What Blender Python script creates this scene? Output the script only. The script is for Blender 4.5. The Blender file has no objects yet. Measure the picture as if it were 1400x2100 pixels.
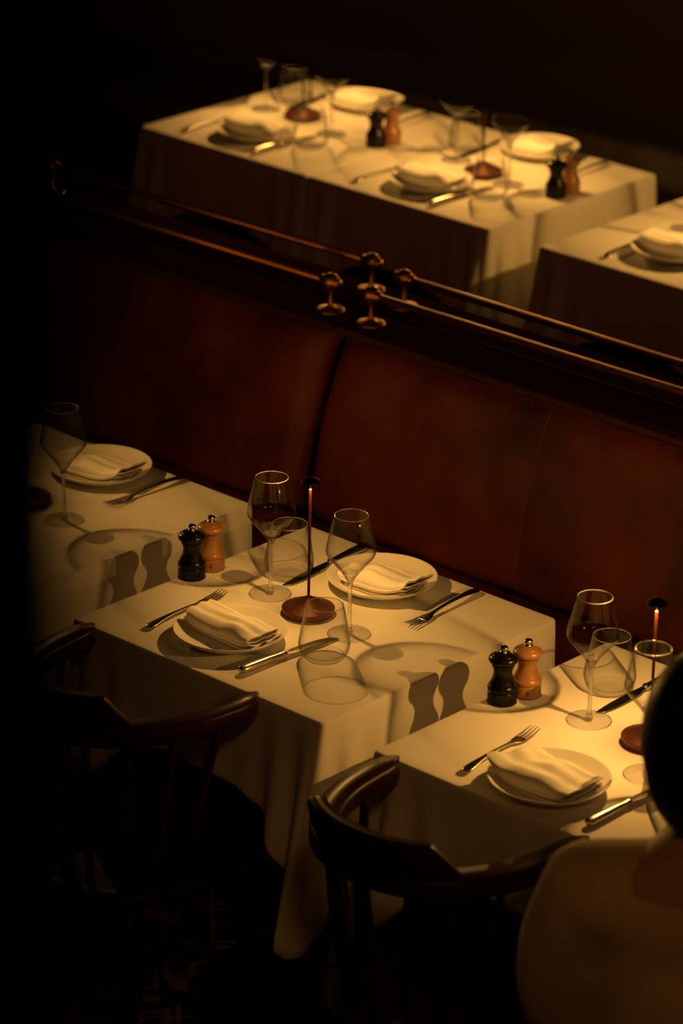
import bpy, bmesh, math, random
from mathutils import Vector, Matrix, noise
random.seed(7)
PI = math.pi
S = bpy.context.scene
COL = S.collection
T = 0.75                      # table-top height

# ------------------------------------------------------------------ camera
cam_d = bpy.data.cameras.new('camera'); cam = bpy.data.objects.new('camera', cam_d); COL.objects.link(cam)
r = Vector((0.7345, 0.6783, 0.0198)).normalized(); u = Vector((-0.2726, 0.2682, 0.9240)).normalized()
f = r.cross(u) * -1
r = f.cross(u).normalized()
m = Matrix((r, u, -f)).transposed().to_4x4(); m.translation = Vector((3.66858, -4.00329, 2.61757 + T))
cam.matrix_world = m
cam_d.sensor_fit = 'HORIZONTAL'; cam_d.sensor_width = 24.0; cam_d.lens = 7541.8 / 1400 * 24.0
cam_d.clip_start = 0.05; cam_d.clip_end = 60
cam_d.dof.use_dof = True; cam_d.dof.focus_distance = 6.38; cam_d.dof.aperture_fstop = 3.8
S.camera = cam
# ------------------------------------------------------------------ world, fill light, exposure
W = bpy.data.worlds.new('world'); S.world = W; W.use_nodes = True
W.node_tree.nodes['Background'].inputs[0].default_value = (0.0010, 0.0007, 0.0006, 1)
W.node_tree.nodes['Background'].inputs[1].default_value = 1.0
def area(name, loc, target, size, energy, color):
    l = bpy.data.lights.new(name, 'AREA'); l.energy = energy; l.size = size; l.color = color
    o = bpy.data.objects.new(name, l); COL.objects.link(o); o.location = loc
    o.rotation_euler = (Vector(target) - Vector(loc)).to_track_quat('-Z', 'Y').to_euler()
    return o
area('fill_front', (2.5, -2.3, 3.3), (0.75, -0.2, 0.6), 0.4, 7.2, (1.0, 0.41, 0.10))  # added warm fill for skirts and shirt, no fixture behind it
area('fill_rear', (-4.6, 3.0, 3.9), (-1.8, 2.4, 0.9), 0.5, 0.25, (1.0, 0.62, 0.28))  # faint fill added towards the back tables, no fixture behind it
for k, (bx, by, bz) in enumerate([(2.30, 2.2, 3.3), (2.48, 2.35, 3.36), (2.42, 2.08, 3.42), (2.62, 2.18, 3.3), (2.55, 2.42, 3.46), (2.2, 2.4, 3.42), (-.6, -2.9, 3.5)]):  # unseen point lights added to put sparkle dots in the glasses
    pl = bpy.data.lights.new('sparkle_point', 'POINT'); pl.energy = .8; pl.color = (1.0, .72, .40); pl.shadow_soft_size = .022
    po = bpy.data.objects.new('sparkle_point', pl); COL.objects.link(po); po.location = (bx, by, bz)
S.view_settings.view_transform = 'Standard'; S.view_settings.look = 'None'
S.view_settings.exposure = 0.0; S.view_settings.gamma = 1.0
S.view_settings.use_curve_mapping = False
S.cycles.max_bounces = 14; S.cycles.transmission_bounces = 12; S.cycles.glossy_bounces = 6
S.cycles.transparent_max_bounces = 24; S.cycles.diffuse_bounces = 4
S.cycles.sample_clamp_indirect = 2.0; S.cycles.blur_glossy = 0.0
S.cycles.use_denoising = True
LAMP_COLOR = (1.0, 0.48, 0.10)
LAMP_ENERGY = 3.5

# ------------------------------------------------------------------ helpers
def tag(o, label=None, cat=None, group=None, kind=None):
    if label: o['label'] = label
    if cat: o['category'] = cat
    if group: o['group'] = group
    if kind: o['kind'] = kind
    return o
def empty(name, loc=(0, 0, 0), rz=0.0):
    o = bpy.data.objects.new(name, None); COL.objects.link(o); o.location = loc; o.rotation_euler = (0, 0, rz)
    o.empty_display_size = 0.05
    return o
def link_mesh(name, me, mat, parent=None, smooth=True):
    if mat: me.materials.append(mat)
    if smooth:
        for p in me.polygons: p.use_smooth = True
    o = bpy.data.objects.new(name, me); COL.objects.link(o)
    if parent: o.parent = parent
    return o
def raw(name, vs, fs, mat, parent=None, smooth=True):
    me = bpy.data.meshes.new(name); me.from_pydata([tuple(v) for v in vs], [], fs); me.update()
    return link_mesh(name, me, mat, parent, smooth)
def refine(P, k=6):
    out = [P[0]]
    for i in range(len(P) - 1):
        p0 = P[max(i - 1, 0)]; p1 = P[i]; p2 = P[i + 1]; p3 = P[min(i + 2, len(P) - 1)]
        for t in range(1, k + 1):
            q = t / k
            out.append(tuple(.5 * ((2 * b) + (-a + c) * q + (2 * a - 5 * b + 4 * c - d) * q * q + (-a + 3 * b - 3 * c + d) * q ** 3) for a, b, c, d in zip(p0, p1, p2, p3)))
    return out
def lathe_data(prof, n=48):
    vs = []; fs = []; idx = []
    for rr, z in prof:
        rr = max(rr, 0)
        if rr < 1e-5: idx.append([len(vs)] * n); vs.append((0, 0, z))
        else:
            idx.append(list(range(len(vs), len(vs) + n)))
            for k in range(n):
                a = 2 * PI * k / n; vs.append((rr * math.cos(a), rr * math.sin(a), z))
    for i in range(len(prof) - 1):
        A, B = idx[i], idx[i + 1]
        for k in range(n):
            l = (k + 1) % n; g = []
            for q in (A[k], A[l], B[l], B[k]):
                if q not in g: g.append(q)
            if len(g) > 2: fs.append(g)
    return vs, fs
def lathe(name, prof, mat, parent=None, n=48, smooth=True):
    vs, fs = lathe_data(prof, n); return raw(name, vs, fs, mat, parent, smooth)
def bm_box(bm, c, s, bevel=0.0, rot=None):
    M = Matrix.Translation(c) @ (rot.to_4x4() if rot else Matrix.Identity(4)) @ Matrix.Diagonal((*s, 1))
    g = bmesh.ops.create_cube(bm, size=1.0, matrix=M)
    if bevel > 0:
        ed = set()
        for v in g['verts']:
            for e in v.link_edges: ed.add(e)
        bmesh.ops.bevel(bm, geom=list(ed), offset=bevel, segments=3, profile=0.5, affect='EDGES')
def box(name, c, s, mat, parent=None, bevel=0.0, rot=None):
    bm = bmesh.new(); bm_box(bm, Vector(c), s, bevel, rot)
    me = bpy.data.meshes.new(name); bm.to_mesh(me); bm.free()
    return link_mesh(name, me, mat, parent, smooth=bevel > 0)
def tube_data(path, rads, n=12, up=Vector((0, 0, 1)), sy=1.0, vs=None, fs=None, power=2.0):
    """sweep an (optionally squashed) ring along a path; rads: radius or list of (ra, rb)"""
    vs = [] if vs is None else vs; fs = [] if fs is None else fs
    P = [Vector(p) for p in path]; base = len(vs)
    for i, p in enumerate(P):
        t = (P[min(i + 1, len(P) - 1)] - P[max(i - 1, 0)]).normalized()
        uu = up if abs(t.dot(up)) < .98 else Vector((1, 0, 0))
        a = t.cross(uu).normalized(); b = a.cross(t).normalized()
        rr = rads[i] if isinstance(rads, (list, tuple)) else rads
        ra, rb = rr if isinstance(rr, tuple) else (rr, rr * sy)
        for k in range(n):
            an = 2 * PI * k / n; c, s = math.cos(an), math.sin(an)
            c = math.copysign(abs(c) ** (2 / power), c); s = math.copysign(abs(s) ** (2 / power), s)
            vs.append(p + a * (ra * c) + b * (rb * s))
    for i in range(len(P) - 1):
        for k in range(n):
            l = (k + 1) % n
            fs.append((base + i * n + k, base + i * n + l, base + (i + 1) * n + l, base + (i + 1) * n + k))
    fs.append(tuple(base + k for k in reversed(range(n)))); fs.append(tuple(base + (len(P) - 1) * n + k for k in range(n)))
    return vs, fs
def tube(name, path, rads, mat, parent=None, n=12, sy=1.0, power=2.0):
    vs, fs = tube_data(path, rads, n, sy=sy, power=power); o = raw(name, vs, fs, mat, parent)
    return o
def copy_tree(o, parent=None):
    c = o.copy(); COL.objects.link(c); c.parent = parent
    for ch in list(o.children): copy_tree(ch, c)
    return c
def sm(a, b, x):
    t = min(1, max(0, (x - a) / (b - a))); return t * t * (3 - 2 * t)

# ------------------------------------------------------------------ materials
def mat(name, color, rough=.5, metal=0.0, spec=.5, coat=0.0, sheen=0.0, sub=0.0):
    M = bpy.data.materials.new(name); M.use_nodes = True
    b = M.node_tree.nodes['Principled BSDF']
    b.inputs['Base Color'].default_value = (*color, 1); b.inputs['Roughness'].default_value = rough
    b.inputs['Metallic'].default_value = metal; b.inputs['Specular IOR Level'].default_value = spec
    b.inputs['Coat Weight'].default_value = coat; b.inputs['Sheen Weight'].default_value = sheen
    return M
def N(M, t, **kw):
    n = M.node_tree.nodes.new(t)
    for k, v in kw.items(): setattr(n, k, v)
    return n
def L(M, a, b): M.node_tree.links.new(a, b)
def coords(M, scale=(1, 1, 1), obj=True):
    tc = N(M, 'ShaderNodeTexCoord'); mp = N(M, 'ShaderNodeMapping'); mp.inputs['Scale'].default_value = scale
    L(M, tc.outputs['Object'], mp.inputs['Vector']); return mp.outputs['Vector']
def vary(M, scale, c1, c2, stretch=(1, 1, 1), detail=4, lo=.35, hi=.65, bump=0.0, bscale=None, bdist=.001):
    b = M.node_tree.nodes['Principled BSDF']; v = coords(M, stretch)
    nz = N(M, 'ShaderNodeTexNoise'); nz.inputs['Scale'].default_value = scale; nz.inputs['Detail'].default_value = detail
    L(M, v, nz.inputs['Vector'])
    rp = N(M, 'ShaderNodeValToRGB'); rp.color_ramp.elements[0].position = lo; rp.color_ramp.elements[1].position = hi
    rp.color_ramp.elements[0].color = (*c1, 1); rp.color_ramp.elements[1].color = (*c2, 1)
    L(M, nz.outputs['Fac'], rp.inputs['Fac']); L(M, rp.outputs['Color'], b.inputs['Base Color'])
    if bump > 0:
        n2 = N(M, 'ShaderNodeTexNoise'); n2.inputs['Scale'].default_value = bscale or scale * 4; n2.inputs['Detail'].default_value = 3
        L(M, v, n2.inputs['Vector'])
        bp = N(M, 'ShaderNodeBump'); bp.inputs['Strength'].default_value = bump; bp.inputs['Distance'].default_value = bdist
        L(M, n2.outputs['Fac'], bp.inputs['Height']); L(M, bp.outputs['Normal'], b.inputs['Normal'])
    return M
M_cloth = vary(mat('linen_white', (.76, .73, .66), .92, spec=.15, sheen=.1), 3, (.72, .69, .62), (.78, .75, .69), bump=.25, bscale=500, bdist=.0006)
M_napkin = vary(mat('napkin_linen', (.82, .79, .72), .9, spec=.15), 12, (.78, .75, .68), (.84, .81, .75), bump=.3, bscale=420, bdist=.0008)
M_china = mat('glazed_china', (.80, .77, .70), .22, spec=.5)
M_steel = mat('cutlery_steel', (.52, .48, .43), .27, metal=1.0)
M_chrome = mat('knob_chrome', (.7, .68, .64), .12, metal=1.0)
M_copper = vary(mat('lamp_copper_paint', (.30, .08, .035), .42, metal=.3, spec=.4), 90, (.115, .034, .018), (.165, .050, .026), bump=.15, bscale=900, bdist=.0004)
M_cap = mat('lamp_cap_black', (.004, .003, .003), .6, spec=.15)
M_pole = mat('lamp_pole_copper', (.055, .0125, .0045), .5, spec=.2)
M_brass = mat('aged_brass', (.42, .165, .06), .42, metal=1.0)
M_blackmill = mat('mill_black_lacquer', (.006, .0045, .004), .26, spec=.25)
M_brownmill = vary(mat('mill_oiled_wood', (.42, .16, .04), .33, spec=.5), 30, (.21, .090, .026), (.33, .155, .054), stretch=(1, 1, .15), bump=.15, bscale=120)
M_mark = mat('mill_burnt_mark', (.03, .012, .006), .6)
M_chair = vary(mat('chair_dark_varnish', (.05, .012, .006), .36, spec=.16), 14, (.014, .0030, .0014), (.034, .007, .003), stretch=(1, 1, .2), bump=.08, bscale=90)
M_chair.node_tree.nodes['Principled BSDF'].inputs['IOR'].default_value = 1.38
M_ledge = vary(mat('ledge_wood', (.10, .028, .014), .8, spec=.03), 10, (.040, .0130, .0060), (.075, .0230, .0100), stretch=(.12, 1, 1), bump=.1, bscale=70)
M_ledge.node_tree.nodes['Principled BSDF'].inputs['IOR'].default_value = 1.02
M_wall = vary(mat('wall_panel_dark', (.03, .018, .012), .6), 4, (.022, .014, .009), (.038, .023, .014))
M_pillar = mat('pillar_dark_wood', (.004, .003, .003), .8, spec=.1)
M_beam = vary(mat('beam_oak', (.03, .02, .01), .7, spec=.2), 8, (.022, .014, .007), (.045, .030, .015), stretch=(.15, 1, 1))
M_plinth = mat('plinth_black', (.012, .008, .006), .6)
M_nail = mat('nailhead_brass', (.05, .022, .012), .5, metal=.8)
M_leather = mat('oxblood_leather', (.17, .028, .012), .55, spec=.25)
vary(M_leather, 5, (.040, .0058, .0026), (.165, .0275, .0105), detail=7, lo=.3, hi=.7, bump=.35, bscale=160, bdist=.0012)
M_leather_b = mat('brown_leather', (.08, .05, .025), .5, spec=.3)
vary(M_leather_b, 5, (.022, .015, .009), (.038, .026, .016), detail=6, bump=.3, bscale=140, bdist=.0012)
M_stitch = mat('leather_piping', (.13, .028, .011), .6, spec=.2)
M_shirt = vary(mat('shirt_cotton', (.33, .26, .15), .9, spec=.15, sheen=.2), 6, (.46, .35, .20), (.56, .44, .26), bump=.3, bscale=300)
M_skin = mat('skin', (.45, .23, .14), .5, spec=.4)
M_hair = mat('hair_black', (.006, .004, .003), .45, spec=.3)
M_trouser = mat('trouser_cloth', (.02, .02, .025), .9)
M_lens = bpy.data.materials.new('lamp_diffuser'); M_lens.use_nodes = True
_b = M_lens.node_tree.nodes['Principled BSDF']; _b.inputs['Base Color'].default_value = (.9, .7, .4, 1)
_b.inputs['Emission Color'].default_value = (1, .5, .12, 1); _b.inputs['Emission Strength'].default_value = 3.0

def thin_glass(name):
    """thin blown glass wall: clear seen face on, darker and more mirror-like at a glancing angle"""
    M = bpy.data.materials.new(name); M.use_nodes = True; nt = M.node_tree; nt.nodes.clear()
    out = N(M, 'ShaderNodeOutputMaterial'); tr = N(M, 'ShaderNodeBsdfTransparent')
    sp = N(M, 'ShaderNodeBsdfGlossy'); sp.inputs['Roughness'].default_value = .015
    lw = N(M, 'ShaderNodeLayerWeight'); lw.inputs['Blend'].default_value = .5
    p1 = N(M, 'ShaderNodeMath', operation='POWER'); p1.inputs[1].default_value = 3.2; L(M, lw.outputs['Facing'], p1.inputs[0])
    f1 = N(M, 'ShaderNodeMath', operation='MULTIPLY_ADD'); f1.inputs[1].default_value = -.72; f1.inputs[2].default_value = .985; L(M, p1.outputs[0], f1.inputs[0])
    cb = N(M, 'ShaderNodeCombineColor')
    for k in range(3): L(M, f1.outputs[0], cb.inputs[k])
    L(M, cb.outputs[0], tr.inputs['Color'])
    p2 = N(M, 'ShaderNodeMath', operation='POWER'); p2.inputs[1].default_value = 5; L(M, lw.outputs['Facing'], p2.inputs[0])
    f2 = N(M, 'ShaderNodeMath', operation='MULTIPLY_ADD'); f2.inputs[1].default_value = .85; f2.inputs[2].default_value = .022; L(M, p2.outputs[0], f2.inputs[0])
    m2 = N(M, 'ShaderNodeMixShader'); L(M, f2.outputs[0], m2.inputs[0]); L(M, tr.outputs[0], m2.inputs[1]); L(M, sp.outputs[0], m2.inputs[2])
    L(M, m2.outputs[0], out.inputs['Surface']); return M
M_glass = thin_glass('thin_glass')
M_rim = mat('glass_lip', (.75, .75, .72), .12, spec=1.0); M_rim.node_tree.nodes['Principled BSDF'].inputs['Transmission Weight'].default_value = .75
M_glass_solid = bpy.data.materials.new('solid_glass'); M_glass_solid.use_nodes = True
def solid_nodes():
    M = M_glass_solid; M.node_tree.nodes.clear(); out = N(M, 'ShaderNodeOutputMaterial')
    tr = N(M, 'ShaderNodeBsdfTransparent'); gl = N(M, 'ShaderNodeBsdfGlass'); gl.inputs['IOR'].default_value = 1.45; gl.inputs['Roughness'].default_value = .01
    mx = N(M, 'ShaderNodeMixShader'); mx.inputs[0].default_value = .5
    L(M, tr.outputs[0], mx.inputs[1]); L(M, gl.outputs[0], mx.inputs[2]); L(M, mx.outputs[0], out.inputs['Surface'])
solid_nodes()

# floor: patterned encaustic tiles (rings, stars and bands), very dark
M_floor = mat('patterned_tile', (.04, .02, .015), .45)
def floor_nodes():
    M = M_floor; b = M.node_tree.nodes['Principled BSDF']
    geo = N(M, 'ShaderNodeTexCoord'); sx = N(M, 'ShaderNodeSeparateXYZ'); L(M, geo.outputs['Object'], sx.inputs[0])
    def mth(op, a, bb=None):
        n = N(M, 'ShaderNodeMath', operation=op)
        for i, q in enumerate((a, bb)):
            if q is None: continue
            if isinstance(q, (int, float)): n.inputs[i].default_value = q
            else: L(M, q, n.inputs[i])
        return n.outputs[0]
    s = .24
    px = mth('SUBTRACT', mth('PINGPONG', mth('DIVIDE', sx.outputs[0], s), .5), 0.0)
    py = mth('SUBTRACT', mth('PINGPONG', mth('DIVIDE', sx.outputs[1], s), .5), 0.0)
    rr = mth('SQRT', mth('ADD', mth('MULTIPLY', px, px), mth('MULTIPLY', py, py)))
    ring = mth('LESS_THAN', mth('ABSOLUTE', mth('SUBTRACT', rr, .36)), .035)
    ring2 = mth('LESS_THAN', mth('ABSOLUTE', mth('SUBTRACT', rr, .17)), .022)
    dia = mth('LESS_THAN', mth('ABSOLUTE', mth('SUBTRACT', mth('ADD', px, py), .62)), .03)
    dg = mth('LESS_THAN', mth('ABSOLUTE', mth('SUBTRACT', px, py)), .018)
    leaf = mth('LESS_THAN', mth('ADD', mth('MULTIPLY', mth('SUBTRACT', px, .5), 1.0), mth('ABSOLUTE', mth('SUBTRACT', py, .25))), -.32)
    a = mth('MAXIMUM', ring, ring2); a = mth('MAXIMUM', a, dia); a = mth('MAXIMUM', a, dg); a = mth('MAXIMUM', a, leaf)
    mx = N(M, 'ShaderNodeMix', data_type='RGBA'); L(M, a, mx.inputs[0])
    mx.inputs[6].default_value = (.010, .007, .007, 1); mx.inputs[7].default_value = (.34, .20, .17, 1)
    L(M, mx.outputs[2], b.inputs['Base Color'])
floor_nodes()

# ------------------------------------------------------------------ room shell
def structure(o): o['kind'] = 'structure'; return o
structure(box('floor', (-1.0, 0.5, -.05), (13, 13, .1), M_floor))
structure(box('ceiling', (-1.0, 0.5, 4.25), (13, 13, .1), M_wall))
structure(box('wall_back', (-1.0, 4.65, 2.1), (13, .1, 4.2), M_wall))
structure(box('wall_front', (-1.0, -6.05, 2.1), (13, .1, 4.2), M_wall))
structure(box('wall_left', (-7.55, 0.5, 2.1), (.1, 13, 4.2), M_wall))
structure(box('wall_right', (5.55, 0.5, 2.1), (.1, 13, 4.2), M_wall))
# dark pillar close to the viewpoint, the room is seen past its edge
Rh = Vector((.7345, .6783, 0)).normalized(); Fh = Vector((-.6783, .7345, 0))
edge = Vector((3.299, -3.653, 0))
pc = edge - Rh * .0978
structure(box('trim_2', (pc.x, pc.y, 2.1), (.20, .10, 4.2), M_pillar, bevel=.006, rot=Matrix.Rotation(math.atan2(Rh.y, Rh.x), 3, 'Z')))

# timber beam spanning the room below the viewpoint; the far tables are seen under it
bm_c = Vector((1.164, -1.074, 2.37)); ba = math.radians(5.4)
structure(box('trim_1', (bm_c.x - 1.6, bm_c.y - 1.6 * math.tan(ba) + .07, 2.37), (10.0, .12, .24), M_beam, bevel=.008, rot=Matrix.Rotation(ba, 3, 'Z')))

# ------------------------------------------------------------------ tables and cloths
TW, TD = .5874, .593
def make_table(name, O, w=TW, d=TD, label='', group='square pedestal tables under cloths'):
    t = empty(name, (O[0] - w / 2, O[1] + d / 2, 0)); tag(t, label, 'table', group)
    box('tabletop', (0, 0, T - .0165), (w - .008, d - .008, .025), M_chair, t, bevel=.003)
    lathe('pedestal', refine([(.0, .03), (.05, .03), (.035, .06), (.028, .15), (.028, .55), (.04, .66), (.06, .72), (0, .72)], 4), M_plinth, t, 24)
    lathe('base', refine([(0, 0.0005), (.20, .0005), (.205, .010), (.12, .026), (.05, .034), (0, .034)], 3), M_plinth, t, 32)
    return t
def make_cloth(O, w, d, label, seed=1, drop=(.16, .16, .24, .22), corner=.395, free=(1, 1, 1, 1)):
    """square cloth over a table; O = near right corner. sides: 0 near, 1 right, 2 far, 3 left (drop lengths)"""
    rnd = random.Random(seed)
    rc = .010; e = .0045
    cx, cy = O[0] - w / 2, O[1] + d / 2
    hx, hy = w / 2 + e, d / 2 + e
    pts = []   # (x, y, nx, ny, dist to corner, side, corner id)
    cor = [(hx - rc, -hy + rc, -PI / 2), (hx - rc, hy - rc, 0), (-hx + rc, hy - rc, PI / 2), (-hx + rc, -hy + rc, PI)]
    ns = 72; nc = 12
    order = []
    for c in range(4):
        x, y, a0 = cor[c]
        for k in range(nc + 1):
            a = a0 + PI / 2 * k / nc
            pts.append((x + rc * math.cos(a), y + rc * math.sin(a), math.cos(a), math.sin(a), 0.0, c, c, (k / nc - .5) * .006))
        x2, y2, _ = cor[(c + 1) % 4]
        a = a0 + PI / 2; X0 = (x + rc * math.cos(a), y + rc * math.sin(a)); X1 = (x2 + rc * math.cos(a), y2 + rc * math.sin(a))
        Ls = math.hypot(X1[0] - X0[0], X1[1] - X0[1])
        for k in range(1, ns):
            q = k / ns; q = q + .10 * math.sin(2 * PI * q) * -1 * .9 / (1)   # denser near the corners
            sx = q * Ls; near = c if sx < Ls / 2 else (c + 1) % 4
            pts.append((X0[0] + (X1[0] - X0[0]) * q, X0[1] + (X1[1] - X0[1]) * q, math.cos(a), math.sin(a), min(sx, Ls - sx), (c + 1) % 4, near, sx if sx < Ls / 2 else -(Ls - sx)))
    # side ids: near=0 between corner3->corner0; right=1 between 0->1 ; far=2 ; left=3
    n = len(pts); vs = []; fs = []
    re = .006
    rings = 4; down = 22
    ph = [rnd.uniform(0, 6.28) for _ in range(4)]
    sp = [(hx, -hy), (hx, hy), (-hx, hy), (-hx, -hy)]
    def drop_at(p):
        sid = p[5]
        base = drop[sid]
        if p[4] == 0.0: base = (drop[p[6]] + drop[(p[6] + 1) % 4]) / 2
        else:
            oth = drop[(p[6] + 1) % 4] if (p[6] == sid) else drop[p[6]]
            base = base + (oth - base) * .5 * math.exp(-p[4] / .05)
        return base + (corner - base) * math.exp(-(p[4] / .075) ** 1.35)
    # top rings (for gentle waviness)
    tops = 10
    for j in range(tops + 1):
        q = 1 - j / tops * .999
        q = 1 - (j / tops) ** 1.2 * .985
        for p in pts:
            x, y = (p[0] - p[2] * re) * q, (p[1] - p[3] * re) * q
            z = T
            vs.append((cx + x, cy + y, z))
    ctr = len(vs); vs.append((cx, cy, T))
    for j in range(tops):
        for k in range(n):
            l = (k + 1) % n; fs.append((j * n + l, j * n + k, (j + 1) * n + k, (j + 1) * n + l))
    for k in range(n): fs.append((tops * n + (k + 1) % n, tops * n + k, ctr))
    prev = 0
    for j in range(1, rings + 1):
        a = PI / 2 * j / rings; b0 = len(vs)
        for p in pts:
            o = -re + re * math.sin(a); vs.append((cx + p[0] + p[2] * o, cy + p[1] + p[3] * o, T - re + re * math.cos(a)))
        for k in range(n):
            l = (k + 1) % n; fs.append((prev + k, prev + l, b0 + l, b0 + k))
        prev = b0
    for j in range(1, down + 1):
        v = j / down; b0 = len(vs)
        for i, p in enumerate(pts):
            D = drop_at(p) - re; dz = D * v
            dc = abs(p[7]); sg = p[7]; c = p[6]; fr = free[p[5]]
            # broad pleats running down from each corner
            pl = math.exp(-(dc / .085) ** 2)
            flare = pl * (dz / .36) ** 1.1 * .060 * (1 if c in (0, 3) else .25)
            pleat = math.exp(-(dc / .11) ** 2) * (dz / .30) * .036 * math.cos(2 * PI * (sg / .074) + ph[c] * .25 + .6)
            wave = (dz / .25) * .0050 * math.sin(sg * 26 + ph[c]) * (1 - pl) + (dz / .25) * .0035 * math.sin(i * .11 + ph[(c + 1) % 4])
            off = (.001 + .006 * v + flare + pleat + wave) * (fr if fr else 1)
            # direction: along normal, mixed to the diagonal near corners
            dx, dy = sp[c][0] / hx, sp[c][1] / hy
            wdg = pl * .85
            ox = p[2] * (1 - wdg) + dx * .20 * wdg; oy = p[3] * (1 - wdg) + dy * .98 * wdg
            vs.append((cx + p[0] + ox * off, cy + p[1] + oy * off, T - re - dz))
        for k in range(n):
            l = (k + 1) % n; fs.append((prev + k, prev + l, b0 + l, b0 + k))
        prev = b0
    vs = [(x - cx, y - cy, z) for x, y, z in vs]
    fs = [tuple(reversed(q)) for q in fs]
    o = raw('tablecloth', vs, fs, M_cloth); o.location = (cx, cy, 0)
    s = o.modifiers.new('thickness', 'SOLIDIFY'); s.thickness = .0012; s.offset = 1 if False else -1
    tag(o, label, 'tablecloth', 'white linen tablecloths')
    return o
TABLES = {
    'T1': dict(O=(-.737, 0.0), w=TW, d=TD, where='dim left front table'),
    'T2': dict(O=(0.0, 0.0), w=TW, d=TD, where='middle front table'),
    'T3': dict(O=(.7178, -.0146), w=TW, d=TD, where='right front table'),
    'B1': dict(O=(-2.082, 2.176), w=.572, d=.6135, where='left back table'),
    'B2': dict(O=(-1.5062, 2.176), w=.572, d=.6135, where='middle back table'),
    'B3': dict(O=(-.778, 2.165), w=.572, d=.6135, where='right back table'),
}
for k, t in TABLES.items():
    make_table('dining_table', t['O'], t['w'], t['d'], 'square dining table hidden under its white cloth, ' + t['where'])
    dr = (.17, .235, .17, .235)
    fr = (1, 1, 1, 1)
    if k == 'B1': fr = (1, .25, 1, 1)
    if k == 'B2': fr = (1, 1, 1, .25)
    make_cloth(t['O'], t['w'] - (.0065 if k[0] == 'B' else 0), t['d'], 'white linen tablecloth draped over the ' + t['where'], seed=hash(k) % 7 if False else ord(k[1]) * 3 + ord(k[0]), drop=dr, free=fr)

# ------------------------------------------------------------------ tableware prototypes (placed later)
LIGHTS = []
def make_lamp():
    t = empty('table_lamp')
    lathe('base', [(0, 0.0005), (.0425, .0005), (.0440, .0015), (.0462, .0105), (.0466, .0120), (.0460, .0130)] + [(.0460 - .0425 * q, .0130 + .0205 * q ** 1.15) for q in [i / 10 for i in range(1, 11)]] + [(.0030, .0335), (0, .0335)], M_copper, t, 64)
    lathe('pole', [(0, .0325), (.0027, .0325), (.0025, .036), (.0025, .2335), (.0020, .2345), (0, .2345)], M_pole, t, 20)
    sh = lathe('shade', [(0, .2480), (.0165, .2468), (.0172, .2472), (.0160, .2505), (.0095, .2540), (.0040, .2565), (0, .2575)], M_cap, t, 40)
    lathe('support_pin', [(0, .2340), (.0005, .2340), (.0005, .2482), (0, .2482)], M_chrome, t, 8)
    return t
def lamp_light(parent, energy):
    l = bpy.data.lights.new('lamp_led', 'POINT'); l.energy = energy; l.color = LAMP_COLOR; l.shadow_soft_size = .0026
    l.use_nodes = True; nt = l.node_tree; em = nt.nodes['Emission']
    tc = nt.nodes.new('ShaderNodeTexCoord'); sx = nt.nodes.new('ShaderNodeSeparateXYZ'); nt.links.new(tc.outputs['Normal'], sx.inputs[0])
    ab = nt.nodes.new('ShaderNodeMath'); ab.operation = 'ABSOLUTE'; nt.links.new(sx.outputs[2], ab.inputs[0])
    ad = nt.nodes.new('ShaderNodeMath'); ad.operation = 'ADD'; ad.inputs[1].default_value = .30; nt.links.new(ab.outputs[0], ad.inputs[0])
    pw = nt.nodes.new('ShaderNodeMath'); pw.operation = 'POWER'; pw.inputs[1].default_value = -0.25; nt.links.new(ad.outputs[0], pw.inputs[0])
    nt.links.new(pw.outputs[0], em.inputs['Strength'])
    o = bpy.data.objects.new('lamp_led', l); COL.objects.link(o); o.parent = parent; o.location = (0, 0, .2428)
    return o
def make_wine_glass():
    t = empty('wine_glass')
    bowl = [(.0155, .1160), (.0245, .1270), (.0385, .1440), (.0432, .1530), (.0430, .1610), (.0385, .1840), (.0315, .2140), (.0295, .2210), (.0288, .2217), (.0282, .2209), (.0302, .2138), (.0372, .1838), (.0417, .1610), (.0419, .1530), (.0373, .1448), (.0232, .1285), (.0150, .1185)]
    lathe('bowl', refine(bowl, 3), M_glass, t, 72)
    ring = [(.0288 + .0007 * math.cos(2 * PI * k / 10), .2214 + .0007 * math.sin(2 * PI * k / 10)) for k in range(11)]
    lathe('rim', ring, M_rim, t, 72)
    stem = [(0, .0040), (.0070, .0040), (.0050, .0100), (.0038, .0180), (.0034, .0500), (.0038, .0800), (.0050, .0960), (.0078, .1040), (.0125, .1110), (.0150, .1155), (.0110, .1150), (.0050, .1135), (0, .1130)]
    lathe('stem', refine(stem, 3), M_glass_solid, t, 32)
    foot = [(0, .0003), (.0350, .0003), (.0367, .0010), (.0362, .0020), (.0220, .0034), (.0085, .0055), (0, .0062)]
    lathe('foot', refine(foot, 3), M_glass, t, 72)
    return t
def make_tumbler():
    p = [(.0345, .0035), (.0370, .0066), (.0410, .0120), (.0443, .0240), (.0440, .0340), (.0395, .0620), (.0332, .0930), (.0322, .0985), (.0315, .0990), (.0311, .0983), (.0322, .0930), (.0384, .0620), (.0428, .0340), (.0431, .0245), (.0398, .0140), (.0352, .0088)]
    o = lathe('water_tumbler', refine(p, 3), M_glass, None, 72)
    lathe('base', refine([(0, .0006), (.0290, .0006), (.0325, .0022), (.0350, .0050), (.0335, .0085), (.0250, .0072), (0, .0068)], 3), M_glass, o, 64)
    lathe('rim', [(.0316 + .0006 * math.cos(2 * PI * k / 10), .0986 + .0006 * math.sin(2 * PI * k / 10)) for k in range(11)], M_rim, o, 72)
    return o
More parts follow.
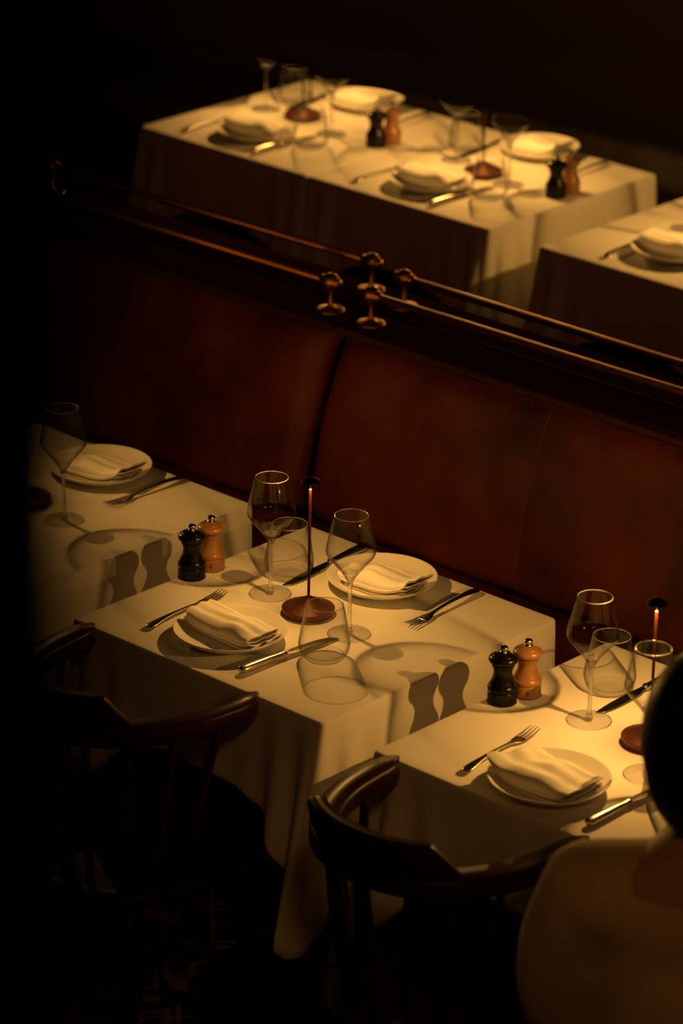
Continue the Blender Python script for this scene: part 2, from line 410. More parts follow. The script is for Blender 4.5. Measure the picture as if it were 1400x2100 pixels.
def make_plate():
    p = [(0, .0030), (.052, .0030), (.054, .0003), (.057, .0003), (.060, .0036), (.075, .0075), (.092, .0165), (.0975, .0215), (.0988, .0232), (.0983, .0244), (.0965, .0240), (.0900, .0195), (.0760, .0110), (.0600, .0072), (.030, .0064), (0, .0064)]
    return lathe('dinner_plate', refine(p, 3), M_china, None, 96)
def make_mill(material, name, marked=False):
    t = empty(name)
    p = [(0, .0004), (.0238, .0004), (.0246, .0018), (.0246, .0195), (.0237, .0210), (.0237, .0222), (.0248, .0235), (.0250, .0270), (.0240, .0300), (.0226, .0315), (.0215, .0345), (.0178, .0420), (.0156, .0510), (.0160, .0580), (.0182, .0640), (.0190, .0655), (.0190, .0668)]
    lathe('body', refine(p, 2), material, t, 48)
    h = [(0, .0668), (.0176, .0668), (.0178, .0680), (.0205, .0700), (.0238, .0730), (.0250, .0765), (.0240, .0800), (.0205, .0835), (.0185, .0842), (.0180, .0850), (.0120, .0880), (.0060, .0895), (0, .0897)]
    lathe('head', refine(h, 2), material, t, 48)
    lathe('knob', refine([(0, .0880), (.0068, .0880), (.0070, .0905), (.0056, .0920), (.0066, .0940), (.0074, .0965), (.0062, .0992), (.0030, .1003), (0, .1005)], 3), M_chrome, t, 24)
    if marked:
        # small burnt-in emblem of an upright animal, low on the base, towards the room
        pix = ["..##..", ".###..", "..##.#", "..###.", ".####.", "#.##..", ".###..", ".#.##.", "##..#.", "....##"]
        vs = []; fs = []; R = .02475; a0 = -.80; sz = .0010
        for j, row in enumerate(pix):
            for i, c in enumerate(row):
                if c != '#': continue
                b = len(vs)
                for (di, dj) in ((0, 0), (1, 0), (1, 1), (0, 1)):
                    a = a0 + (i + di - 3) * sz / R; z = .0160 - (j + dj) * sz
                    vs.append((R * math.cos(a), R * math.sin(a), z))
                fs.append((b, b + 1, b + 2, b + 3))
        raw('emblem', vs, fs, M_mark, t, False)
    return t
def bar_section(vs, fs, st, n=10):
    """st: list of (x, z, halfwidth, halfthick, y) stations -> closed body"""
    base = len(vs)
    for (x, z, hw, ht, y) in st:
        for k in range(n):
            a = 2 * PI * k / n; c, s = math.cos(a), math.sin(a)
            c = math.copysign(abs(c) ** .8, c)
            vs.append((x, y + hw * c, z + ht * s))
    for i in range(len(st) - 1):
        for k in range(n):
            l = (k + 1) % n; fs.append((base + i * n + k, base + (i + 1) * n + k, base + (i + 1) * n + l, base + i * n + l))
    fs.append(tuple(base + k for k in range(n))); fs.append(tuple(base + (len(st) - 1) * n + k for k in reversed(range(n))))
def make_fork():
    # origin at the middle, +x towards the tines, length .205, tines up
    vs = []; fs = []
    h = [(-.1025, .0062, .0035, .0012, 0), (-.1005, .0066, .0072, .0017, 0), (-.094, .0072, .0094, .0019, 0), (-.082, .0082, .0088, .0019, 0), (-.060, .0096, .0062, .0019, 0), (-.030, .0098, .0042, .0021, 0), (0, .0086, .0034, .0024, 0), (.020, .0070, .0036, .0024, 0), (.034, .0056, .0058, .0018, 0), (.044, .0044, .0102, .0013, 0), (.056, .0034, .0118, .0011, 0), (.061, .0034, .0119, .0011, 0)]
    bar_section(vs, fs, refine(h, 3))
    for k in range(4):
        y = (k - 1.5) * .0066
        tl = .1025 - abs(k - 1.5) * .0012
        tn = [(.058, .0034, .0020, .0011, y), (.072, .0040, .0018, .0011, y * .99), (.088, .0062, .0015, .0010, y * .96), (tl, .0092, .0006, .0006, y * .93)]
        bar_section(vs, fs, refine(tn, 3), 8)
    return raw('dinner_fork', vs, fs, M_steel)
def make_knife():
    t = empty('table_knife')
    vs = []; fs = []
    h = [(-.1125, .0080, .0030, .0030, 0), (-.1100, .0080, .0072, .0058, 0), (-.100, .0080, .0092, .0070, 0), (-.070, .0080, .0082, .0066, 0), (-.040, .0080, .0066, .0058, 0), (-.020, .0080, .0056, .0050, 0), (-.014, .0080, .0068, .0058, 0), (-.010, .0080, .0066, .0054, 0), (-.006, .0080, .0050, .0030, 0)]
    bar_section(vs, fs, refine(h, 3), 14); raw('handle', vs, fs, M_steel, t)
    vs = []; fs = []
    b = [(-.009, .0078, .0060, .0014, 0), (.004, .0072, .0066, .0011, 0), (.012, .0068, .0088, .0010, .0010), (.040, .0056, .0098, .0009, .0014), (.075, .0040, .0100, .0008, .0016), (.100, .0024, .0078, .0007, .0004), (.108, .0018, .0050, .0006, -.0020), (.1125, .0015, .0014, .0005, -.0050)]
    bar_section(vs, fs, refine(b, 3), 10); raw('blade', vs, fs, M_steel, t)
    return t
def make_napkin(seed, length=.165, width=.072, style=0, off=(0, 0)):
    """folded cloth: serpentine layers extruded along x, soft ends, slightly slumped"""
    rnd = random.Random(seed)
    layers = 4 if style != 1 else 4
    th = .0040; gaps = [.0070, .0070, .0105, .009]
    C = []
    hw = width / 2
    z = .0030; side = 1
    for k in range(layers):
        wv = hw * (1.0 - .05 * k)
        xs = [(-side) * wv + 2 * side * wv * i / 14 for i in range(15)]
        for i, yy in enumerate(xs):
            C.append((yy, z + .0011 * math.sin(i * .9 + k)))
        if k < layers - 1:
            gap = gaps[k]
            for i in range(1, 8):
                a = -PI / 2 + PI * i / 8
                C.append((side * wv + side * gap / 2 * math.cos(a) * 1.5, z + gap / 2 + gap / 2 * math.sin(a)))
            z += gap; side = -side
    # last layer tucks over the edge
    wv = hw * .85
    for i in range(1, 6):
        a = PI / 2 - PI * i / 6 * .9
        C.append((side * wv + side * .008 * math.cos(a), z - .008 + .008 * math.sin(a)))
    nC = len(C)
    outl = []; inn = []
    for i in range(nC):
        a = C[max(i - 1, 0)]; b = C[min(i + 1, nC - 1)]
        tx, tz = b[0] - a[0], b[1] - a[1]; q = math.hypot(tx, tz) + 1e-9; nx, nz = -tz / q, tx / q
        outl.append((C[i][0] + nx * th / 2, C[i][1] + nz * th / 2)); inn.append((C[i][0] - nx * th / 2, C[i][1] - nz * th / 2))
    sec = outl + inn[::-1]; ns = len(sec)
    NL = 26; vs = []; fs = []
    H = z + th
    for j in range(NL + 1):
        q = j / NL; x0 = (q - .5) * length
        for (y, zz) in sec:
            lay = zz / H
            x = x0 * (1 - .06 * (1 - lay)) + .006 * math.sin(lay * 5 + seed) * (2 * q - 1)
            puff = 1 + .20 * math.sin(PI * q) * lay + .10 * math.sin(q * 9 + seed) * lay
            w = 1.0
            if style == 1:      # one end gathered to a blunt point, the other square
                w = 1.12 - .10 * q; x += .016 * (y / hw) * (1 - q) * lay
            else:
                w = 1 - .10 * (1 - q) + .04 * math.sin(q * 5 + seed)
            yy = y * w + .0035 * math.sin(q * 4.1 + seed) + .0016 * noise.noise(Vector((x * 40, y * 40, seed)))
            z2 = zz * (puff) + .0030 * noise.noise(Vector((x0 * 26, y * 30, seed * 1.7 + 3))) * lay * 1.6
            # rounded shoulders
            z2 *= 1 - .20 * max(0, abs(y) / hw - .55) * lay
            rp = math.hypot(x + off[0], yy + off[1])      # the plate's curved well lifts the ends
            lift = .0165 * max(0, (rp - .058) / .040) ** 1.5
            vs.append((x, yy, max(z2, .0006) + min(lift, .022) * (1 - .35 * lay) + .0006))
    for j in range(NL):
        for k in range(ns):
            l = (k + 1) % ns; fs.append((j * ns + k, j * ns + l, (j + 1) * ns + l, (j + 1) * ns + k))
    for j, rv in ((0, True), (NL, False)):
        for i in range(nC - 1):
            q = (j * ns + i, j * ns + i + 1, j * ns + ns - 2 - i, j * ns + ns - 1 - i)
            fs.append(q if rv else q[::-1])
    fs = [tuple(reversed(q)) for q in fs]
    o = raw('folded_napkin', vs, fs, M_napkin)
    sb = o.modifiers.new('soft', 'SUBSURF'); sb.levels = 1; sb.render_levels = 1
    return o

PROTO = dict(lamp=make_lamp(), glass=make_wine_glass(), tumbler=make_tumbler(), plate=make_plate(),
             bm=make_mill(M_blackmill, 'pepper_mill'), wm=make_mill(M_brownmill, 'salt_mill', True),
             fork=make_fork(), knife=make_knife())
NAPS = {0: make_napkin(1, .165, .068), 1: make_napkin(4, .140, .074, 0, (.022, -.020)), 2: make_napkin(9, .150, .082, 1)}
USED = set()
def put(kind, loc, rz, label, cat, group):
    src = PROTO[kind] if kind in PROTO else NAPS[kind]
    if kind in USED: o = copy_tree(src)
    else: o = src; USED.add(kind)
    o.location = loc; o.rotation_euler = (0, 0, rz); tag(o, label, cat, group); return o
def ang(a, b): return math.atan2(b[1] - a[1], b[0] - a[0])
Z = T + .0009
def setting(key, items, energy=1.0):
    t = TABLES[key]; Ox, Oy = t['O']; wh = t['where']
    for it in items:
        k = it[0]
        if k == 'lamp':
            o = put('lamp', (Ox + it[1], Oy + it[2], Z), 0, 'slim copper-red cone-based lamp on the ' + wh, 'lamp', 'copper table lamps')
            lamp_light(o, LAMP_ENERGY * energy)
        elif k == 'glass':
            put('glass', (Ox + it[1], Oy + it[2], Z), 0, 'stemmed wine glass %s, %s' % (it[3], wh), 'wine glass', 'stemmed wine glasses')
        elif k == 'tumbler':
            put('tumbler', (Ox + it[1], Oy + it[2], Z), 0, 'stemless water tumbler %s, %s' % (it[3], wh), 'glass', 'water tumblers')
        elif k == 'plate':
            put('plate', (Ox + it[1], Oy + it[2], Z), 0, 'round cream plate on the %s of the %s' % (it[3], wh), 'plate', 'cream plates')
        elif k == 'nap':
            put(it[4], (Ox + it[1], Oy + it[2], Z + .0064), it[5], 'folded linen napkin on the %s plate, %s' % (it[3], wh), 'napkin', 'folded napkins')
        elif k == 'bm':
            put('bm', (Ox + it[1], Oy + it[2], Z), 0, 'small black pepper mill with chrome knob on the ' + wh, 'pepper mill', 'black pepper mills')
        elif k == 'wm':
            put('wm', (Ox + it[1], Oy + it[2], Z), 0, 'small brown wooden salt mill on the ' + wh, 'salt mill', 'brown wooden salt mills')
        elif k in ('fork', 'knife'):
            a, b = it[1], it[2]      # handle end -> tip
            put(k, (Ox + (a[0] + b[0]) / 2, Oy + (a[1] + b[1]) / 2, Z), ang(a, b), 'steel %s at the %s of the %s' % ('dinner fork' if k == 'fork' else 'table knife', it[3], wh), k, 'dinner forks' if k == 'fork' else 'table knives')
N_, F_ = 'near side', 'banquette side'
FULL = lambda dx=0, dy=0: [
    ('lamp', -.3157, .302), ('glass', -.4219, .317, 'left of the lamp'), ('glass', -.2066, .2886, 'right of the lamp'),
    ('tumbler', -.456, .401, 'behind the left wine glass'), ('tumbler', -.170, .186, 'in front of the right wine glass'),
    ('bm', -.574, .2735), ('wm', -.578, .3263),
    ('plate', -.3335, .1256, N_), ('plate', -.3024, .4788, F_),
    ('nap', -.3325, .1260, N_, 0, .02), ('nap', -.2820, .4600, F_, 1, .06),
    ('fork', (-.461, .052), (-.476, .257), N_), ('fork', (-.166, .580), (-.150, .376), F_),
    ('knife', (-.224, .036), (-.209, .260), N_), ('knife', (-.437, .583), (-.425, .358), F_)]
setting('T2', FULL())
setting('T1', [('lamp', -.300, .300), ('glass', -.185, .288, 'at the shadowed left end'), ('plate', -.300, .492, F_), ('nap', -.279, .472, F_, 1, .10), ('fork', (-.172, .587), (-.175, .385), F_)], .06)
setting('T3', [('lamp', -.2910, .334), ('glass', -.4140, .3306, 'left of the lamp'), ('glass', -.2220, .2400, 'half hidden by the dark head'),
    ('tumbler', -.4650, .4466, 'behind the left wine glass'), ('tumbler', -.138, .205, 'hidden behind the dark head'),
    ('bm', -.5634, .2855), ('wm', -.5526, .3353), ('plate', -.3010, .0919, N_), ('nap', -.2960, .0830, N_, 2, -.05),
    ('fork', (-.4270, .0240), (-.4500, .2480), N_), ('knife', (-.1740, .0310), (-.1700, .2550), N_), ('knife', (-.4180, .585), (-.4180, .362), F_)], 1.0)
BACK = [('plate', -.300, .140, 'near side'), ('nap', -.300, .140, 'near side', 0, .1), ('plate', -.300, .538, 'far side'), ('nap', -.290, .525, 'far side', 1, .0),
    ('glass', -.188, .290, 'right of the lamp'), ('tumbler', -.441, .428, 'behind the left wine glass'), ('tumbler', -.150, .175, 'in front of the right wine glass'),
    ('fork', (-.450, .030), (-.455, .235), 'near side'), ('knife', (-.205, .025), (-.200, .250), 'near side'), ('fork', (-.13, .59), (-.12, .385), 'far side'), ('knife', (-.42, .595), (-.415, .37), 'far side')]
setting('B1', [('lamp', -.336, .344), ('glass', -.452, .332, 'left of the lamp'), ('bm', -.048, .300), ('wm', -.038, .345)] + BACK, .62)
setting('B2', [('lamp', -.286, .311), ('glass', -.404, .349, 'left of the lamp'), ('bm', -.054, .303), ('wm', -.050, .351)] + BACK, 1.0)
setting('B3', [('lamp', -.235, .330), ('plate', -.309, .162, 'near side'), ('nap', -.309, .162, 'near side', 0, .05), ('glass', -.335, .335, 'at the right edge of the photo'), ('fork', (-.405, .028), (-.428, .240), 'near side')], 1.0)

# ------------------------------------------------------------------ banquettes with brass rails
def grid_mesh(name, fn, nu, nv, m, parent):
    vs = [fn(i / nu, j / nv) for j in range(nv + 1) for i in range(nu + 1)]
    fs = [(j * (nu + 1) + i, j * (nu + 1) + i + 1, (j + 1) * (nu + 1) + i + 1, (j + 1) * (nu + 1) + i) for j in range(nv) for i in range(nu)]
    return raw(name, vs, fs, m, parent)
def banquette(x0, x1, facing, label, group, leather, y_front=1.155, y_cap0=1.190, y_cap1=1.305, joint=None, seams=(), nails=True):
    """facing -1: sits towards -y (front row); built with local y = distance behind the seat line"""
    cx = (x0 + x1) / 2; Ln = x1 - x0
    t = empty('banquette', (cx, 0, 0)); tag(t, label, 'banquette', group)
    zt = T + .112; zs = T - .250
    # backrest: puffed upholstery panel
    sx = [s - cx for s in seams]
    nu = int(Ln / .018); nv = 36
    def face(q, v):
        x = -Ln / 2 + .004 + (Ln - .008) * q
        z = zs - .02 + (zt - .004 - (zs - .02)) * v
        y = y_front + .033 - .30 * (zt - z) - .016 * math.sin(PI * v) ** .7
        e = min(x + Ln / 2, Ln / 2 - x); y += .045 * math.exp(-(e / .022) ** 1.5)       # rolled ends
        for s in sx: y += .010 * math.exp(-abs(x - s - .012 * (1 - v)) / .010) + .004 * math.exp(-((x - s) / .06) ** 2)
        y += .018 * math.exp(-((1 - v) / .05) ** 1.5) + .030 * math.exp(-(v / .035) ** 1.5)
        y += .011 * noise.noise(Vector((x * 7 + cx, z * 5, 1.3))) + .004 * noise.noise(Vector((x * 22, z * 8, 4.1 + cx)))
        return (x, y, z)
    if facing < 0: F = face
    else:
        mid = y_cap0 + y_cap1
        def F(q, v):
            a = face(q, v); return (a[0], a[1], a[2])
    bk = grid_mesh('backrest', F, nu, nv, leather, t)
    bk.modifiers.new('thickness', 'SOLIDIFY').thickness = -.03 if facing < 0 else -.03
    sv = bk.modifiers['thickness']; sv.offset = 1; sv.thickness = .02; sv.offset = -1
    for s in sx:
        path = [(s + .012 * (1 - v), face((s + .012 * (1 - v) + Ln / 2) / Ln, v)[1] - .0015, face(.5, v)[2]) for v in [i / 30 for i in range(1, 30)]]
        tube('piping', path, .0030, M_stitch, bk, 8)
    # seat cushion
    def seat(q, v):
        x = -Ln / 2 + .004 + (Ln - .008) * q; y = .655 + (1.10 - .655) * v
        z = zs + .004 * noise.noise(Vector((x * 5, y * 8, 9))) - .05 * math.exp(-(v / .05) ** 1.3) - .018 * math.exp(-((1 - v) / .08) ** 1.3)
        for s in sx: z -= .010 * math.exp(-abs(x - s) / .008)
        return (x, y, z)
    st = grid_mesh('seat', seat, nu, 30, leather, t)
    sd = st.modifiers.new('thickness', 'SOLIDIFY'); sd.thickness = .07; sd.offset = -1
    box('plinth', (0, .90, (zs - .075) / 2 + .0005), (Ln - .02, .46, zs - .077), M_plinth, t)
    box('back_frame', (0, (y_front + .055 + y_cap1) / 2 + .004, (zt - .002) / 2 + .0005), (Ln - .01, y_cap1 - y_front - .062, zt - .004), M_plinth, t)
    # wooden cap with a raised inner lip
    bm = bmesh.new(); bm_box(bm, Vector((0, (y_cap0 - .012 + y_cap1) / 2, zt + .0015)), (Ln - .004, y_cap1 - y_cap0 + .010, .016), .004)
    me = bpy.data.meshes.new('ledge'); bm.to_mesh(me); bm.free(); lg = link_mesh('ledge', me, M_ledge, t)
    if nails:
        vs = []; fs = []; x = -Ln / 2 + .02
        while x < Ln / 2 - .02 and x + cx < .5:
            if x + cx > -2.2:
                b = len(vs); yy = y_cap0 - .0195; zc = zt - .006
                vs.append((x, yy - .0032, zc))
                for k in range(6): vs.append((x + .0045 * math.cos(k * PI / 3), yy + .001, zc + .0045 * math.sin(k * PI / 3)))
                for k in range(6): fs.append((b, b + 1 + (k + 1) % 6, b + 1 + k))
            x += .0135
        raw('nailhead_trim', vs, fs, M_nail, t)
    if facing > 0:
        t.rotation_euler = (0, 0, PI); t.location = (cx, 2 * 1.3125, 0)
    return t
JF, JB = -1.078, -1.115
banquette(JF + .003, 2.2, -1, 'oxblood leather banquette with seamed back, behind the middle and right front tables', 'leather banquettes', M_leather, seams=(-.512, .05, .62, 1.2, 1.75))
banquette(-3.6, JF - .003, -1, 'oxblood leather banquette fading into the dark, behind the shadowed left table', 'leather banquettes', M_leather, seams=())
banquette(JB + .003, 2.2, 1, 'banquette turned to the back tables, right of the brass rail gap', 'leather banquettes', M_leather, seams=(), nails=False)
banquette(-3.6, JB - .003, 1, 'banquette turned to the back tables, left of the brass rail gap', 'leather banquettes', M_leather, seams=(), nails=False)
ft = banquette(-5.2, 2.0, -1, 'brown leather banquette along the dark far wall', 'leather banquettes', M_leather_b, seams=(), nails=False)
ft.location.y = 2.26

def rail(x_joint, x_far, y0, y1, label):
    """brass rail on posts; x_joint is the finial end by the gap, y0/y1 rail line at both ends"""
    zl = T + .1215; zr = T + .183; s = 1 if x_far > x_joint else -1
    t = empty('brass_rail', (x_joint, y0, 0)); tag(t, label, 'rail', 'brass rails on the banquette tops')
    d = Vector((x_far - x_joint, y1 - y0, 0)); Ld = d.length; dn = d.normalized()
    tube('bar', [Vector((0, 0, zr)) - dn * .004, dn * (Ld * .5) + Vector((0, 0, zr)), dn * Ld + Vector((0, 0, zr))], .0080, M_brass, t, 20)
    k = 0
    pos = [0.0] + [q for q in (.95, 1.9) if q < Ld] + [Ld - .02]
    for q in pos:
        c = dn * q
        vs, fs = lathe_data(refine([(0, zl + .0002), (.0285, zl + .0002), (.0290, zl + .002), (.0270, zl + .0045), (.0200, zl + .0050), (.0100, zl + .0075), (.0070, zl + .011), (.0052, zl + .016), (.0052, zr - .016), (.0085, zr - .0125), (0, zr - .010)], 2), 28)
        raw('post', [(a + c.x, b + c.y, e) for a, b, e in vs], fs, M_brass, t)
        # faceted ball with collars where the bar enters
        vs, fs = lathe_data([(0, -.0185), (.0060, -.0180), (.0125, -.0145), (.0172, -.0080), (.0188, 0), (.0172, .0080), (.0125, .0145), (.0060, .0180), (0, .0185)], 20)
        bl = raw('finial', [(a + c.x, b + c.y, e + zr) for a, b, e in vs], fs, M_brass, t)
        vs, fs = tube_data([c + Vector((0, 0, zr)) - dn * .0235, c + Vector((0, 0, zr)) + dn * .0235], .0105, 18)
        raw('collar', vs, fs, M_brass, t)
    return t
rail(-1.030, 2.1, 1.245, 1.290, 'front brass rail on ball posts, right of the gap')
rail(-1.144, -3.5, 1.247, 1.215, 'front brass rail on ball posts, left of the gap')
rail(-1.054, 2.1, 1.372, 1.400, 'rear brass rail on ball posts, right of the gap')
rail(-1.172, -3.5, 1.402, 1.345, 'rear brass rail on ball posts, left of the gap')

# ------------------------------------------------------------------ captain's chairs
def make_chair():
    t = empty('dining_chair')
    # local: origin on floor under bow centre, arms open towards +y
    zb = T + .004
    RX = .195; YD = .270
    def bow(a, rx=RX, yd=YD):       # a 0..1 around from left arm tip to right arm tip
        th = PI + PI * a
        x = rx * math.copysign(abs(math.cos(th)) ** .85, math.cos(th)); y = yd * -abs(math.sin(th)) ** .95
        return x, y
    def ring(seg, rx, yd, w, zlo, zhi, a0=0., a1=1., round_end=True, flare=0.0, tip=0.0):
        vs = []; fs = []
        P = []
        for i in range(seg + 1):
            a = a0 + (a1 - a0) * i / seg; P.append(Vector((*bow(a, rx, yd), 0)))
        prof = [(-1, -.6), (-.85, -1), (.85, -1), (1, -.6), (1, .55), (.8, 1), (-.8, 1), (-1, .55)]
        for i, p in enumerate(P):
            tn = (P[min(i + 1, seg)] - P[max(i - 1, 0)]).normalized(); nr = Vector((tn.y, -tn.x, 0))
            q = i / seg; e = min(q, 1 - q) * (a1 - a0) * .72
            ww = w * (math.sqrt(max(0.02, 1 - (1 - min(1, e / .035)) ** 2)) if round_end else 1)
            zz0, zz1 = zlo, zhi
            if tip:            # chamfered clip at the block ends
                k = min(1, e / tip); zz1 = zlo + (zhi - zlo) * (.18 + .82 * k); ww = w * (.55 + .45 * k)
            for (cx_, cz_) in prof:
                vs.append(p + nr * (cx_ * ww / 2 + flare * (cz_ + 1) / 2) + Vector((0, 0, (zz0 + zz1) / 2 + cz_ * (zz1 - zz0) / 2)))
        n = len(prof)
        for i in range(seg):
            for k in range(n):
                l = (k + 1) % n; fs.append((i * n + k, i * n + l, (i + 1) * n + l, (i + 1) * n + k))
        fs.append(tuple(reversed(range(n)))); fs.append(tuple(seg * n + k for k in range(n)))
        return vs, fs
    vs, fs = ring(72, RX, YD, .048, zb - .017, zb + .017)
    # arms run a little further forward
    vs = [Vector((v.x, v.y + (.028 * sm(-.10, 0, v.y)), v.z)) for v in vs]
    raw('arm_bow', vs, fs, M_chair, t)
    vs, fs = ring(56, RX + .003, YD + .005, .034, zb + .0165, zb + .072, .27, .73, False, .010, .045)
    raw('crest_block', vs, fs, M_chair, t)
    # seat, slightly dished round board
    zs = .455
    sp = refine([(0, zs - .030), (.150, zs - .030), (.186, zs - .022), (.196, zs - .008), (.190, zs + .004), (.170, zs + .004), (.100, zs - .006), (0, zs - .008)], 3)
    vs, fs = lathe_data(sp, 48)
    raw('seat', [(a, b - .075, c) for a, b, c in vs], fs, M_chair, t)
    for k in range(9):
        a = .06 + .88 * k / 8
        x, y = bow(a, RX - .002, YD - .004)
        if k in (0, 8): y = min(y, -.03)
        th = PI + PI * a
        bx, by = .150 * math.cos(th), -.085 + .140 * math.sin(th)
        path = [Vector((x, y, zb - .014)).lerp(Vector((bx, by, zs - .004)), q / 8) for q in range(9)]
        rd = [.0068, .0075, .0085, .0098, .0105, .0098, .0085, .0075, .0075]
        tube('spindle', path, rd, M_chair, t, 10)
    for sx_ in (-1, 1):
        for sy_ in (-1, 1):
            p0 = Vector((sx_ * .115, -.075 + sy_ * .115, zs - .026)); p1 = Vector((sx_ * .175, -.075 + sy_ * .185, .0005))
            tube('leg', [p0.lerp(p1, q / 8) for q in range(9)], [.015, .017, .019, .017, .014, .0155, .016, .0135, .011], M_chair, t, 12)
    zr_ = .22
    path = [(.146 * math.cos(a), -.075 + .150 * math.sin(a), zr_) for a in [2 * PI * k / 40 for k in range(41)]]
    tube('stretcher_ring', path, .008, M_chair, t, 10)
    return t
ch = make_chair(); ch.location = (.391, -.062, 0); ch.rotation_euler = (0, 0, .0)
tag(ch, 'dark varnished round-back wooden chair drawn up to the right-hand front table', 'chair', 'round-back wooden chairs')
c2 = copy_tree(ch); c2.location = (.396 - .718, -.050, 0); c2.rotation_euler = (0, 0, 0)
tag(c2, 'dark round-back wooden chair nearly lost in shadow at the middle front table', 'chair', 'round-back wooden chairs')

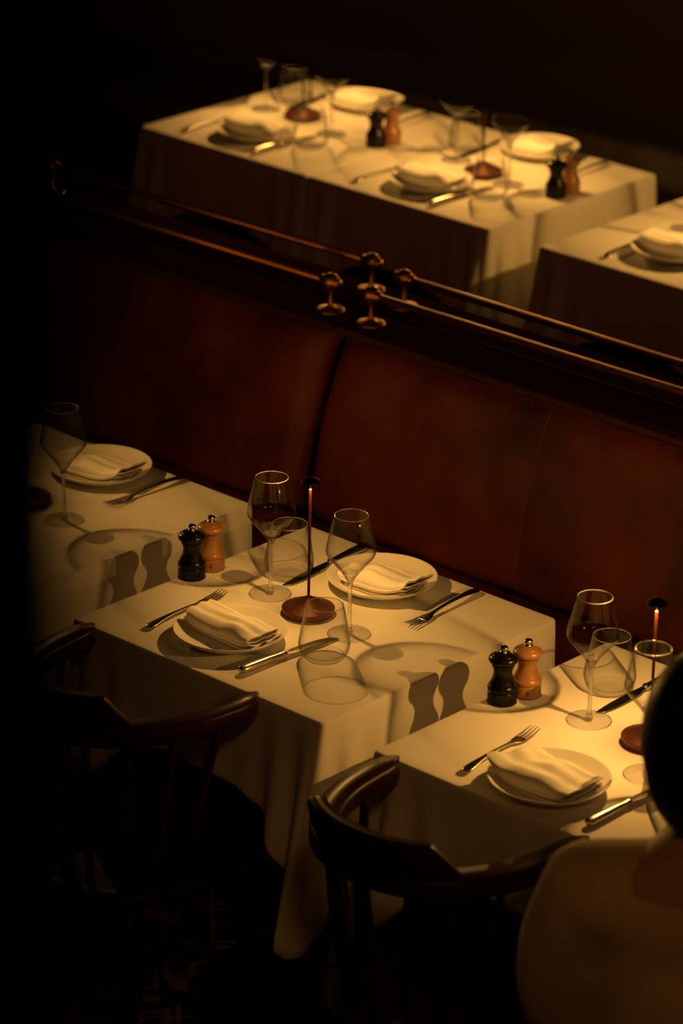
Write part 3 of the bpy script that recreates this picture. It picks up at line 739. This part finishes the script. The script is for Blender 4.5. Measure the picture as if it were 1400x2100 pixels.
# ------------------------------------------------------------------ seated person, seen from behind at the right edge
def skin_obj(name, nodes, edges, m, parent=None, levels=2):
    me = bpy.data.meshes.new(name); me.from_pydata([n[0] for n in nodes], edges, []); me.update()
    o = bpy.data.objects.new(name, me); COL.objects.link(o)
    if parent: o.parent = parent
    me.materials.append(m)
    o.modifiers.new('skin', 'SKIN'); sv = me.skin_vertices[0].data
    for i, n in enumerate(nodes): sv[i].radius = n[1]; sv[i].use_root = (i == 0)
    o.modifiers['skin'].use_smooth_shade = True
    s = o.modifiers.new('sub', 'SUBSURF'); s.levels = levels; s.render_levels = levels
    return o
def build_person():
    t = empty('person', (1.075, -.385, 0), math.radians(24))
    # local frame: faces +y, floor z=0, seated
    hip = .53; sh = 1.00
    torso = [((0, .02, hip), (.150, .115)), ((0, .01, .66), (.135, .105)), ((0, 0, .80), (.150, .110)), ((0, .005, .92), (.165, .105)), ((0, .01, sh), (.120, .085)), ((-.008, .025, 1.065), (.055, .055)), ((-.014, .045, 1.12), (.052, .055))]
    nodes = list(torso); edges = [(i, i + 1) for i in range(len(torso) - 1)]
    hs = len(nodes)
    nodes += [((-.020, .058, 1.165), (.066, .078)), ((-.023, .055, 1.225), (.075, .092)), ((-.023, .050, 1.275), (.060, .075))]
    edges += [(6, hs), (hs, hs + 1), (hs + 1, hs + 2)]
    def limb(pts, start):
        b = len(nodes); nodes.extend(pts); edges.append((start, b))
        for i in range(len(pts) - 1): edges.append((b + i, b + i + 1))
        return b + len(pts) - 1
    for s in (-1, 1):
        h = limb([((s * .160, .0, .965), (.060, .062)), ((s * .190, .0, .88), (.052, .052)), ((s * .200, .03, .76), (.046, .046)), ((s * .198, .09, .668), (.043, .043)), ((s * .17, .20, .655), (.036, .036)), ((s * .13, .285, .655), (.027, .024)), ((s * .115, .335, .655), (.034, .014)), ((s * .108, .375, .655), (.036, .012))], 4)
        for k in range(4):
            fx = (k - 1.5) * .019; ln = (.058, .068, .064, .050)[k]
            limb([((s * .106 + fx, .395, .655), (.0085, .0085)), ((s * .104 + fx * 1.1, .395 + ln * .5, .652), (.008, .008)), ((s * .102 + fx * 1.1, .395 + ln, .642), (.007, .007))], h)
        limb([((s * .088 - s * .02, .352, .652), (.010, .010)), ((s * .060, .372, .648), (.009, .009)), ((s * .052, .396, .644), (.008, .008))], h - 1)
        limb([((s * .085, .03, hip - .03), (.088, .085)), ((s * .11, .24, hip - .035), (.075, .072)), ((s * .12, .43, hip - .04), (.060, .060)), ((s * .12, .46, .30), (.050, .052)), ((s * .12, .45, .10), (.036, .038)), ((s * .12, .47, .045), (.036, .034)), ((s * .12, .56, .036), (.040, .024))], 0)
    body = skin_obj('body', nodes, edges, M_skin, t)
    # face features as part of the body mesh would be hidden from here; nose, ears, mouth are small meshes of the head
    def blob(name, c, s, m, par):
        vs, fs = lathe_data([(math.sin(PI * i / 12), -math.cos(PI * i / 12)) for i in range(13)], 20)
        return raw(name, [(c[0] + v[0] * s[0], c[1] + v[1] * s[1], c[2] + v[2] * s[2]) for v in vs], fs, m, par)
    blob('nose', (-.023, .145, 1.190), (.013, .020, .022), M_skin, body)
    blob('mouth', (-.022, .130, 1.152), (.024, .010, .007), mat('lip', (.35, .12, .09), .5), body)
    for s in (-1, 1):
        blob('ear', (s * .074 - .022, .052, 1.195), (.009, .018, .032), M_skin, body)
        blob('eye', (s * .030 - .023, .132, 1.212), (.013, .008, .008), mat('eye_white', (.6, .58, .55), .3), body)
    # hair: full dark head of hair down to the nape
    vs, fs = lathe_data([(math.sin(PI * i / 22), -math.cos(PI * i / 22)) for i in range(23)], 40)
    hv = []
    for v in vs:
        d = Vector(v); back = sm(.35, -.35, v[1])
        rx, ry, rz = .092, .108, .122
        p = Vector((d.x * rx, d.y * ry, d.z * rz))
        if v[1] > .3 and v[2] < .45: p *= .80          # pulled in under the face
        if v[2] < -.2: p.z -= .030 * back; p.x *= 1 - .10 * back
        p *= 1 + .03 * noise.noise(Vector((v[0] * 3, v[1] * 3, v[2] * 2)))
        hv.append((p.x - .023, p.y + .030, p.z + 1.215))
    raw('hair', hv, fs, M_hair, t)
    # shirt: larger skin over torso and arms
    sn = [((0, .02, .50), (.172, .135)), ((0, .01, .66), (.158, .128)), ((0, 0, .80), (.170, .130)), ((0, .005, .925), (.188, .125)), ((0, .008, 1.000), (.150, .100)), ((0, .018, 1.048), (.076, .072)), ((0, .026, 1.075), (.064, .064))]
    se = [(i, i + 1) for i in range(6)]
    for s in (-1, 1):
        b = len(sn); sn += [((s * .170, .0, .965), (.080, .086)), ((s * .196, .0, .88), (.080, .090)), ((s * .205, .03, .76), (.074, .080)), ((s * .200, .09, .672), (.060, .060)), ((s * .175, .19, .657), (.048, .046)), ((s * .148, .245, .656), (.042, .040))]
        se += [(4, b)] + [(b + i, b + i + 1) for i in range(5)]
    sh_ = skin_obj('shirt', sn, se, M_shirt, t, 2)
    rm = sh_.modifiers.new('even', 'REMESH'); rm.mode = 'VOXEL'; rm.voxel_size = .014; rm.use_smooth_shade = True
    so = sh_.modifiers.new('drape', 'SMOOTH'); so.iterations = 22; so.factor = .6
    tn = [((0, .02, hip - .01), (.168, .13))]; te = []
    for s in (-1, 1):
        b = len(tn); tn += [((s * .088, .05, hip - .03), (.100, .097)), ((s * .11, .24, hip - .035), (.086, .082)), ((s * .12, .43, hip - .04), (.070, .068)), ((s * .12, .46, .30), (.062, .062)), ((s * .12, .45, .09), (.052, .052))]
        te += [(0, b)] + [(b + i, b + i + 1) for i in range(4)]
    skin_obj('trousers', tn, te, M_trouser, t)
    for s in (-1, 1):
        vs, fs = tube_data([(s * .12, .395, .045), (s * .12, .43, .048), (s * .12, .50, .042), (s * .12, .58, .032), (s * .12, .635, .026)], [(.030, .040), (.044, .044), (.046, .038), (.048, .028), (.030, .020)], 16)
        raw('shoe', [(a, b, max(c, .001)) for a, b, c in vs], fs, M_plinth, t)
    tag(t, 'seated person from behind, dark hair, loose khaki shirt, at the right edge', 'person')
    st = empty('stool', (1.075, -.385, 0), math.radians(24))
    tag(st, 'plain wooden stool under the seated person at the right edge', 'stool')
    box('seat', (0, .03, .395), (.34, .34, .035), M_chair, st, bevel=.008)
    for sx_ in (-1, 1):
        for sy_ in (-1, 1):
            tube('leg', [(sx_ * .13, .03 + sy_ * .13, .380), (sx_ * .16, .03 + sy_ * .16, .0005)], .016, M_chair, st, 10)
build_person()
